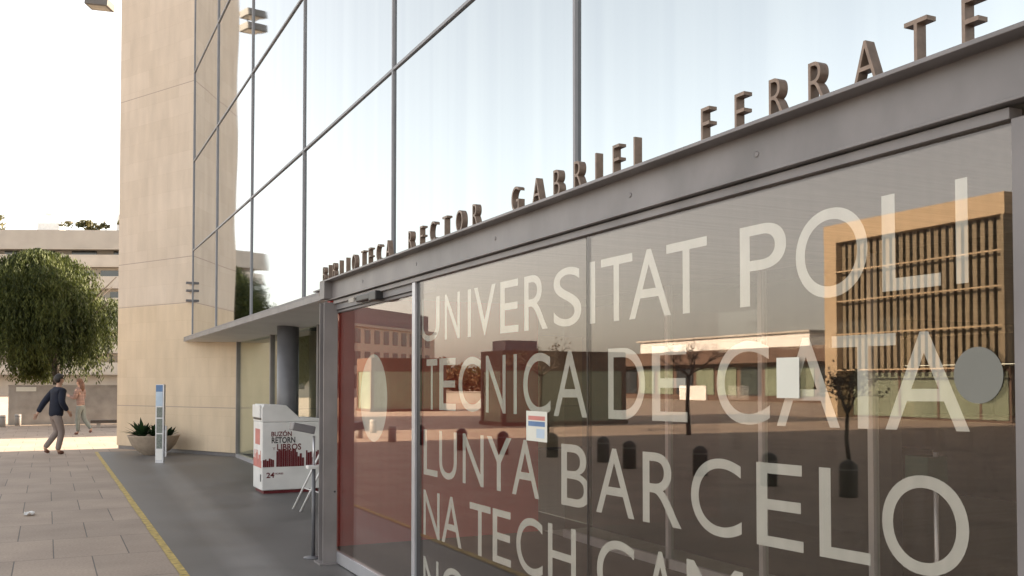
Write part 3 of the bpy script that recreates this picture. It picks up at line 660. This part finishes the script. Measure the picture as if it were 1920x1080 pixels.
# ------------------------------------------------------------------ low wall, bollards, bench, post
wl0 = G(15, 797); wl1 = G(330, 792); wd = (wl1-wl0).normalized(); wn = Vector((-wd.y, wd.x, 0)); WL = (wl1-wl0).length
MW = Matrix(((wd.x, wn.x, 0, wl0.x), (wd.y, wn.y, 0, wl0.y), (0, 0, 1, 0), (0, 0, 0, 1)))
wl = thing('low_wall', 'long low grey concrete wall with a small white plate', 'wall', wl0)
MB().box(0, WL, 0, .25, 0, 1.42).build('wall_body', M['concrete'], wl, M=MW)
MB().box(-.02, WL, -.03, .28, 1.42, 1.48).build('coping', M['concrete'], wl, M=MW)
MB().box(.25, .92, -.02, -.002, 1.24, 1.40).build('plate', M['paper'], wl, M=MW)
def bollard_mesh(parts_name, p, r, h, mat, dome):
    prof = [(r, 0), (r, h-.06)] + ([(r*.97, h-.03), (r*.8, h), (r*.5, h+.03), (r*.1, h+.045)] if dome else [(r*.98, h-.01), (r*.9, h)])
    return prof
def bollard(p, r, h, mat, dome, label, group):
    o = thing('bollard', label, 'bollard', (p.x, p.y, 0), group)
    MB().lathe(bollard_mesh('', p, r, h, mat, dome), 20, (p.x, p.y, 0)).build('post', mat, o)
    MB().lathe([(r*1.06, h*.78), (r*1.06, h*.84)], 20, (p.x, p.y, 0)).build('ring', M['darksteel'], o); return o
b0 = bollard(G(33.5, 798), .105, .42, M['bollard'], False, 'grey cylinder bollard in front of the low wall, nearer the wall plate', 'grey bollards on the plaza')
gb = G(4, 801); dup(b0, (gb.x, gb.y, 0), 'grey cylinder bollard left of the end of the low wall at the picture edge')
for (px, py), lb in (((668, 822), 'grey plaza bollard, left one of the three mirrored in the sliding door'), ((730, 829), 'grey plaza bollard, nearest of the three in the sliding door'), ((695, 812), 'grey plaza bollard, farthest of the three mirrored in the sliding door')):
    q = mir(G(px, py)); dup(b0, (q.x, q.y, 0), lb)
by = [22.7, 20.5, 18.9, 17.75, 16.2, 14.8, 13.1, 11.4, 9.8]
bxs = [6.2, 6.4, 6.7, 7.3, 7.6, 7.3, 7.6, 7.6, 7.6]
nm = ['next to the door frame, farthest of its row', 'behind the U of the third row', 'behind the Y of the third row', 'beside the banded notice', 'left of the A of the third row', 'behind the A of the third row', 'behind the R of the third row', 'left of the E of the third row', 'nearest of its row']
db = None
for x, y, s in zip(bxs, by, nm):
    lb = 'dark domed bollard mirrored in the glass, ' + s
    if db is None: db = bollard(Vector((-x, y, 0)), .125, .46, M['darkboll'], True, lb, 'row of dark bollards mirrored in the glass')
    else: dup(db, (-x, y, 0), lb)
bq = G(190, 801)
bn = thing('bench', 'low timber bench in front of the grey low wall beside the tower', 'bench', (bq.x+.6, bq.y, 0))
MBn = Matrix.Translation((bq.x-.35, bq.y, 0)) @ Matrix.Rotation(math.atan2(wd.y, wd.x), 4, 'Z')
MB().box(0, 2.4, -.25, .25, .16, .25).build('seat', M['twig'], bn, M=MBn)
for x in (.2, 2.0): MB().box(x, x+.12, -.2, .2, 0, .16).build('leg', M['concrete'], bn, M=MBn)
sq = G(189.5, 793.5); sp_ = thing('marker_post', 'thin pale marker post standing behind the bench', 'post', (sq.x, sq.y, 0))
MB().tube([(sq.x, sq.y, 0), (sq.x, sq.y, .68)], .045, 10).build('shaft', M['palecon'], sp_)
MB().lathe([(.05,.68), (.05,.72), (.02,.74)], 12, (sq.x, sq.y, 0)).build('cap', M['alu'], sp_)

lq = G(55, 966); lt = MB(); rr = random.Random(3); N_ = 5
for i in range(N_):
    for j in range(N_): lt.v.append((lq.x+(i-2)*.028, lq.y+(j-2)*.05, .012+rr.uniform(0, .035)))
for i in range(N_-1):
    for j in range(N_-1): lt.f.append((i*N_+j, (i+1)*N_+j, (i+1)*N_+j+1, i*N_+j+1)); lt.smooth.append(False)
tag(lt.build('litter_paper', M['white'], None), 'scrap of crumpled white paper lying on the plaza slabs', 'litter')

# ------------------------------------------------------------------ weeping tree
def weeping(c, rx, ry, z0, z1, n, name, label):
    root = thing(name, label, 'tree', c); c = Vector(c)
    tk = MB(); tk.tube([c, c+Vector((.08,.02,1.2)), c+Vector((.0,.1,2.4)), c+Vector((.1,0,3.6))], [.22,.17,.14,.08], 10)
    for k in range(11):
        a = k*2.4; e = c+Vector((math.cos(a)*rx*.62, math.sin(a)*ry*.62, random.uniform(.6,.9)*z1)); s = c+Vector((0,0,random.uniform(2.0,3.3)))
        tk.tube([s, s.lerp(e, .5)+Vector((0,0,.4)), e], [.07,.05,.02], 6)
    tk.build('trunk', M['bark'], root)
    c = c - RT*.75
    mb = MB(); vs = []; fs = []
    lumps = [(random.uniform(0, 6.28), random.uniform(.0, 1), random.uniform(.35, 1.15)) for _ in range(19)]
    for k in range(n):
        a, h, s = random.choice(lumps); a += random.gauss(0, .2); h = min(1, max(0, h+random.gauss(0, .12)));  h = h if k % 3 else h*.45
        rr = math.sqrt(max(0, 1-h**1.9))*s**.5*random.uniform(.62, 1.06)
        p = c+Vector((math.cos(a)*rx*rr, math.sin(a)*ry*rr, z0+.35*(z1-z0)+(z1-z0)*.65*h))
        ln_ = random.uniform(.6, 1.9)*(1.3-.45*h); m = int(ln_*17); sway = Vector((random.uniform(-.12,.12), random.uniform(-.12,.12), 0))
        for i in range(m):
            t = i/m; q = p+Vector((math.cos(a)*.25*t, math.sin(a)*.25*t, -ln_*t))+sway*t+Vector((random.gauss(0,.035), random.gauss(0,.035), 0))
            if q.z < z0-random.uniform(0,.25): break
            L_ = random.uniform(.10,.22); w = random.uniform(.016,.030); d = Vector((random.uniform(-.7,.7), random.uniform(-.7,.7), -1)).normalized()
            u = d.cross(Vector((random.uniform(-1,1), random.uniform(-1,1), .1))).normalized(); b = len(vs)
            vs += [q, q+d*L_*.5+u*w, q+d*L_, q+d*L_*.5-u*w]; fs.append((b, b+1, b+2, b+3))
    mb.add(vs, fs); mb.build('crown', M['weep'], root, keep=True); return root
tc_ = depth(104, 718, 36.5); weeping((tc_.x, tc_.y, 0), 3.4, 2.7, 1.72, 6.7, 6800, 'weeping_tree', 'broad weeping tree with drooping dark green foliage behind the low wall')

def leafy(c, rx, ry, h, n, mat, name, label, leaf=.22, trunk=.12, group=None, base=.25):
    root = thing(name, label, 'tree', c, group); c = Vector(c)
    MB().tube([c, c+Vector((.05,0,h*.35)), c+Vector((0,.1,h*.7))], [trunk, trunk*.8, trunk*.3], 8).build('trunk', M['bark'], root)
    vs = []; fs = []; lumps = [(random.gauss(0,.45), random.gauss(0,.45), random.uniform(base+.1, .85), random.uniform(.25,.5)) for _ in range(16)]
    for k in range(n):
        lx, ly, lz, lr = random.choice(lumps)
        d = Vector((random.gauss(0,1), random.gauss(0,1), random.gauss(0,1))).normalized()*lr*random.uniform(.5,1)
        q = c+Vector(((lx+d.x)*rx, (ly+d.y)*ry, (lz+d.z*.5)*h))
        u = Vector((random.gauss(0,1), random.gauss(0,1), random.gauss(0,1))).normalized(); v = u.orthogonal().normalized(); s = leaf*random.uniform(.6,1.3); b = len(vs)
        vs += [q-u*s, q+v*s*.5, q+u*s, q-v*s*.5]; fs.append((b, b+1, b+2, b+3))
    MB().add(vs, fs).build('crown', mat, root, keep=True); return root

# ------------------------------------------------------------------ apartment block far left
aZ = 122.0; ac = depth(100, 718, aZ); ax_ = Vector((RT.x, RT.y, 0)).normalized(); an = Vector((FW.x, FW.y, 0)).normalized()
MA = Matrix(((ax_.x, an.x, 0, ac.x), (ax_.y, an.y, 0, ac.y), (0, 0, 1, 0), (0, 0, 0, 1))) @ Matrix.Rotation(R(2), 4, 'Z')
ap = thing('apartment_block', 'wide grey apartment block with stacked concrete balconies behind the weeping tree', 'building', (ac.x, ac.y, 0))
aw0, aw1 = -26, 34
MB().box(aw0, aw1, 1.4, 14, 0, 18.9).build('wall', M['palecon'], ap, M=MA)
rf = MB().box(aw0-.6, aw1+.6, -.5, 14.5, 18.55, 21.0).build('parapet', M['roofcon'], ap, M=MA)
for k in range(6):
    zb = 2.6+k*2.75
    MB().box(aw0, aw1, -.2, 1.4, zb, zb+.22).box(aw0, aw1, -.22, -.08, zb+.22, zb+1.55).build('balcony', M['palecon'], ap, M=MA)
    x = aw0+.7
    while x < aw1-3:
        w = random.choice((1.6, 2.4, 3.2))
        if -18 < x < 12: MB().box(x, x+w, 1.34, 1.42, zb+.3, zb+2.45).build('window', M['darkwin'], ap, M=MA)
        x += w+random.uniform(.8, 2.2)
MB().box(-3.2, -.4, 2, 4, 21.0, 22.3).build('chimney', M['white'], rf, M=MA)
MB().box(7.0, 7.5, 2, 3, 21.0, 23.4).build('chimney', M['white'], rf, M=MA)
MB().lathe([(.05,0), (.05,1.0)], 8, (-1.8,2.6,22.3)).lathe([(.0,0), (.5,.12), (.75,.35)], 14, (-1.8,2.6,23.2), cap=False).build('dish', M['white'], rf, M=MA)
MB().lathe([(.06,0), (.06,1.4)], 8, (.6,2.6,21.0)).lathe([(.0,0), (.35,.1), (.5,.3)], 14, (.6,2.6,22.3), cap=False).build('dish', M['concrete'], rf, M=MA)
for k, (x, h, lb) in enumerate(((-14.2, 2.2, 'rooftop shrub at the left end of the apartment parapet'), (-9.5, 2.9, 'rounded yellow green rooftop shrub left of the white chimney'), (3.6, 1.8, 'small rooftop shrub right of the satellite dishes'), (9.2, 1.7, 'rooftop shrub on the parapet next to the tower edge'))):
    q = MA @ Vector((x, 2.2, 21.0)); leafy((q.x, q.y, q.z), 1.9, 1.3, h, 420, M['hedge'], 'rooftop_shrub', lb, .28, .08, 'shrubs on the apartment roof', .1)

# ------------------------------------------------------------------ unseen block added to shade the plaza beyond the gap
nb = thing('shade_block', 'unseen plain block added beyond the library tower to shade the plaza', 'building', (14, 37, 0))
MB().box(6, 22, 31.0, 39.5, 0, 16).build('wall', M['beige'], nb)
MB().box(5.8, 22.2, 30.95, 39.7, 16, 16.3).build('roof', M['concrete'], nb)
for y in (32.5, 35, 37):
    for z in (1.2, 4.2, 7.2, 10.2): MB().box(5.95, 6.02, y, y+1.2, z, z+1.5).build('window', M['darkwin'], nb)

# ------------------------------------------------------------------ the far side of the plaza (seen mirrored in the glass)
def kiosk(x0, y0, w, d, h, label, roofbox):
    k = thing('stair_kiosk', label, 'kiosk', (x0-w/2, y0+d/2, 0), 'glass stair kiosks on the plaza')
    xa, xb = x0-w, x0
    MB().box(xa, xb, y0, y0+d, h-.72, h).build('roof_band', M['brown'], k, bev=.01)
    fr = MB()
    for x in (xa, xb-.16):
        for y in (y0, y0+d-.16): fr.box(x, x+.16, y, y+.16, 0, h-.72)
    fr.box(xa-.05, xb+.05, y0-.05, y0+d+.05, 0, .14); fr.build('frame', M['brown'], k)
    MB().box(xb-.09, xb-.05, y0+.16, y0+d-.16, .14, h-.72).build('glass_side', M['greenglass'], k)
    MB().box(xa+.05, xa+.09, y0+.16, y0+d-.16, .14, h-.72).build('glass_side', M['greenglass'], k)
    MB().box(xa+.16, xb-.16, y0+.05, y0+.09, .14, h-.72).build('glass_front', M['greenglass'], k)
    MB().box(xa+.16, xb-.16, y0+d-.09, y0+d-.05, .14, h-.72).build('back_panel', M['darkwin'], k)
    if roofbox:
        MB().box(xb-1.6, xb-.3, y0+.4, y0+1.5, h, h+.38).build('roof_vent', M['attic'], k)
    return k
kiosk(-12.4, 31.0, 5.2, 1.9, 2.72, 'brown framed glass kiosk with a roof vent mirrored behind the second row letters', True)
kiosk(-13.3, 49.5, 4.4, 2.6, 2.9, 'brown framed glass kiosk mirrored in the sliding door behind the round sticker', False)

# timber library building
tb = thing('timber_building', 'timber clad building with honey frame and vertical slats mirrored at the right of the glass', 'building', (-36, 29, 0))
TX = -30; ty0, ty1, TH_ = 24.25, 33.5, 8.76
MB().box(-44, TX-1.0, ty0+.5, ty1-.2, 0, TH_-.3).build('body', M['brown'], tb)
MB().box(-44.2, TX, ty0-.05, ty1+.02, TH_-.85, TH_).build('fascia', M['timber'], tb, bev=.02)
MB().box(TX-1.2, TX, ty1-.75, ty1, 0, TH_-.85).build('side_frame', M['timber'], tb, bev=.02)
MB().box(TX-1.2, TX, ty0, ty0+.12, 2.2, TH_-.85).build('side_frame', M['slat'], tb)
sl = MB(); y = ty0+.35
while y < ty1-.8:
    sl.box(TX-.75, TX-.35, y, y+.2, 2.1, TH_-.86); y += .36
sl.build('slat_screen', M['slat'], tb)
sl = MB(); x = -43.5
while x < TX-1.4:
    sl.box(x, x+.11, ty0+.0, ty0+.4, 2.1, TH_-.86); x += .5
sl.build('slat_screen', M['slat'], tb)
for z in (2.1, 3.7, 5.2, 6.55): MB().box(TX-.12, TX-.02, ty0+.12, ty1-.76, z, z+.06).build('ledge', M['timber'], tb)
MB().box(TX-1.0, TX-.95, ty0+.6, ty1-.8, .1, 2.0).build('window', M['greenglass'], tb)
for y in (26, 28, 30): MB().box(TX-1.0, TX-.93, y, y+.12, .1, 2.0).build('window_post', M['brown'], tb)
for y, z in ((31.2, 4.0), (31.2, 2.4), (29.2, 2.4)): MB().box(TX-.98, TX-.9, y, y+.9, z, z+1.5).build('pale_panel', M['palecon'], tb)  # plain pale panels behind the slats

# long low building
lb_ = thing('low_building', 'long low flat roofed building with a white upper block mirrored behind the word DE', 'building', (-54, 72, 0))
MB().box(-66, -50, 52, 96, 3.2, 4.4).build('roof', M['brown'], lb_)
MB().box(-66, -51.2, 52, 96, 0, 3.2).build('wall', M['brown'], lb_)
MB().box(-64, -52, 58, 82, 4.4, 5.6).build('upper_block', M['white'], lb_)
MB().box(-64.3, -51.7, 57.7, 82.3, 5.6, 5.75).build('upper_roof', M['palecon'], lb_)
for i in range(13):
    y = 53.5+i*3.1
    MB().box(-51.2, -51.1, y, y+2.5, .5, 2.9).build('window', M['greenglass'] if i % 3 else M['darkwin'], lb_)
MB().box(-51.6, -51.0, 70, 74, 0, 1.3).build('counter', M['white'], lb_)

# office building
oc = mir(depth(632, 718, 112)); od = Vector((-.73, .68, 0)).normalized(); on_ = Vector((-.68, -.73, 0))
MO = Matrix(((od.x, on_.x, 0, oc.x), (od.y, on_.y, 0, oc.y), (0, 0, 1, 0), (0, 0, 0, 1)))
# make the y axis of the local frame point away from the library
if (MO.to_3x3() @ Vector((0,1,0))).y < 0: MO = MO @ Matrix.Scale(-1, 4, (0,1,0))
of = thing('office_building', 'beige three storey office with a dark attic mirrored in the sliding door', 'building', (oc.x, oc.y, 0))
MB().box(-14, 26, 0, 12, 0, 8.6).build('wall', M['beige'], of, M=MO)
MB().box(3, 26, 1, 11, 8.6, 11.0).build('attic', M['attic'], of, M=MO)
MB().box(-14.2, 26.2, -.25, 12.2, 8.4, 8.75).build('cornice', M['palecon'], of, M=MO)
for k in range(3):
    for i in range(16):
        x = -13+i*2.4; MB().box(x, x+1.35, -.04, .1, .9+k*2.75, 2.65+k*2.75).build('window', M['darkwin'], of, M=MO)
MB().tube([MO @ Vector((12, 3, 11)), MO @ Vector((12, 3, 15))], .07, 6).build('mast', M['palecon'], of)

# hedge trees and fence wall between the kiosks
for k, px in enumerate((808, 828, 850, 874, 897, 915)):
    q = mir(depth(px, 718, 88+3*(k % 2))); q.z = 0
    leafy(q, 2.0, 2.0, 2.9+.5*(k % 3), 700, M['hedge'] if k % 2 else M['russet'], 'broadleaf_tree',
          ['russet tree farthest left in the mirrored belt of trees', 'olive tree second in the mirrored belt of trees', 'russet tree behind the letter E of the mirrored belt', 'tall olive tree in the middle of the mirrored belt', 'russet tree right of the tall olive tree in the mirrored belt', 'olive tree beside the brown kiosk in the mirrored belt'][k], .2, .15, 'trees behind the plaza wall', .2)
wa = mir(depth(790, 718, 74)); wb = mir(depth(985, 718, 74)); wdv = (wb-wa); wdv.z = 0; WLn = wdv.length; wdv.normalize()
MW2 = Matrix(((wdv.x, -wdv.y, 0, wa.x), (wdv.y, wdv.x, 0, wa.y), (0, 0, 1, 0), (0, 0, 0, 1)))
pw = thing('boundary_wall', 'pale boundary wall below the belt of trees mirrored in the glass', 'wall', (wa.x, wa.y, 0))
MB().box(0, WLn, 0, .3, 0, .82).build('wall_body', M['palecon'], pw, M=MW2)
MB().box(-.05, WLn+.05, -.05, .35, .82, .9).build('coping', M['concrete'], pw, M=MW2)

# bare street trees
def bare_tree(p, h, fork, spread, label, leaves=0, lean=0):
    root = thing('bare_tree', label, 'tree', p, 'young trees on the plaza'); p = Vector(p)
    tk = MB(); f = p+Vector((lean, 0, fork)); tk.tube([p, p.lerp(f, .5)+Vector((.03,.02,0)), f], [.075*h/2.9,.06*h/2.9,.055*h/2.9], 8).build('trunk', M['bark'], root)
    tw_ = MB(); tips = []
    def grow(s, d, L_, r, lvl):
        e = s+d*L_; tw_.tube([s, s.lerp(e, .5)+Vector((random.gauss(0,.02), random.gauss(0,.02), .02)), e], [r, r*.8, r*.55], 5 if lvl else 6); tips.append(e)
        if lvl < 4:
            for _ in range(3 if lvl < 3 else 2):
                nd = (d+Vector((random.gauss(0,.5), random.gauss(0,.5), random.gauss(.05,.32)))).normalized(); grow(e, nd, L_*random.uniform(.62,.85), r*.6, lvl+1)
    for k in range(5):
        a = k*1.257+random.uniform(-.2,.2); grow(f, Vector((math.cos(a)*spread, math.sin(a)*spread, .7)).normalized(), (h-fork)*.36, .034*min(1, (h-fork)/1.15), 0)
    cr = tw_.build('crown', M['twig'], root)
    if leaves:
        vs = []; fs = []
        for k in range(leaves):
            q = random.choice(tips)+Vector((random.gauss(0,.07), random.gauss(0,.07), random.gauss(0,.07))); u = Vector((random.gauss(0,1), random.gauss(0,1), random.gauss(0,1))).normalized(); v = u.orthogonal().normalized(); s = .045; b = len(vs)
            vs += [q-u*s, q+v*s*.5, q+u*s, q-v*s*.5]; fs.append((b, b+1, b+2, b+3))
        MB().add(vs, fs).build('leaves', M['russet'], cr, keep=True)
    return root
q = mir(G(1014, 812)); bare_tree((q.x, q.y, 0), 2.95, 1.75, 1.0, 'young tree with a few russet leaves mirrored in front of the brown kiosk', 160)
q = mir(G(1291, 816)); bare_tree((q.x, q.y, 0), 2.9, 1.75, 1.1, 'bare young tree mirrored beside the word DE', 0)
q = mir(G(1592, 872)); bare_tree((q.x, q.y, 0), 1.75, .95, .3, 'leafy sapling with a thin leaning trunk mirrored under the word CATA', 200, .04)

# ------------------------------------------------------------------ things inside the lobby
dk = thing('reception_desk', 'dark reception desk inside the lobby at the right of the glass', 'desk', (9.3, 8, 0))
MB().box(9.0, 9.7, 6.6, 9.6, .02, 1.05).build('front_panel', M['dark_in'], dk)
MB().box(8.9, 9.8, 6.5, 9.7, 1.05, 1.1).build('counter_top', M['darksteel'], dk)
bq = on(0, 1.5, 1590, 860); cq = on(0, 1.5, 1636, 966)
ub = thing('lobby_pole_stand', 'slim pole stand with a green top inside the lobby behind the letter O', 'stand', (2.0, 2.5, .02))
q = on(0, 1.8, 1756, 1000)
MB().tube([(1.8, q.y, .03), (1.8, q.y, 1.2)], .012, 8).build('pole', M['alu'], ub)
MB().box(1.72, 1.86, q.y-.02, q.y+.12, 1.05, 1.18).build('top_box', M['green'], ub)
MB().lathe([(.12,.022), (.12,.035), (.03,.045)], 16, (1.8, q.y, 0)).build('foot', M['column'], ub)

# ------------------------------------------------------------------ light and camera
EL = R(25); SD = Vector((math.cos(EL), math.cos(EL)*.035, math.sin(EL)))
w = bpy.data.worlds.new('World'); sc.world = w; w.use_nodes = True; nt = w.node_tree
sky = nt.nodes.new('ShaderNodeTexSky'); sky.sky_type = 'NISHITA'; sky.sun_disc = False; sky.sun_elevation = EL
sky.sun_rotation = math.atan2(SD.x, SD.y); sky.air_density = 1.0; sky.dust_density = 2.0; sky.ozone_density = .8
bg = nt.nodes['Background']; bg.inputs['Strength'].default_value = .085
hs_ = nt.nodes.new('ShaderNodeHueSaturation'); hs_.inputs['Saturation'].default_value = .35; nt.links.new(sky.outputs[0], hs_.inputs['Color'])
tint = nt.nodes.new('ShaderNodeVectorMath'); tint.operation = 'MULTIPLY'; tint.inputs[1].default_value = (1.07, 1.0, .91)
nt.links.new(hs_.outputs[0], tint.inputs[0]); nt.links.new(tint.outputs[0], bg.inputs['Color'])
sl_ = bpy.data.lights.new('sun', 'SUN'); sl_.energy = 3.5; sl_.angle = R(.5); sl_.color = (1, .83, .62)
so = bpy.data.objects.new('sun', sl_); COL.objects.link(so); so.rotation_euler = SD.to_track_quat('Z', 'Y').to_euler()
cam = bpy.data.cameras.new('camera'); co = bpy.data.objects.new('camera', cam); COL.objects.link(co)
cam.sensor_width = 36; cam.lens = F/1920*36; cam.shift_y = SY/1920; cam.clip_end = 3000; cam.clip_start = .05
co.location = CAM; co.rotation_euler = (R(90)+PH, 0, -TH); sc.camera = co
sc.view_settings.view_transform = 'Standard'; sc.view_settings.look = 'None'; sc.view_settings.exposure = 2.62; sc.view_settings.gamma = 1
sc.cycles.max_bounces = 10; sc.cycles.transparent_max_bounces = 16
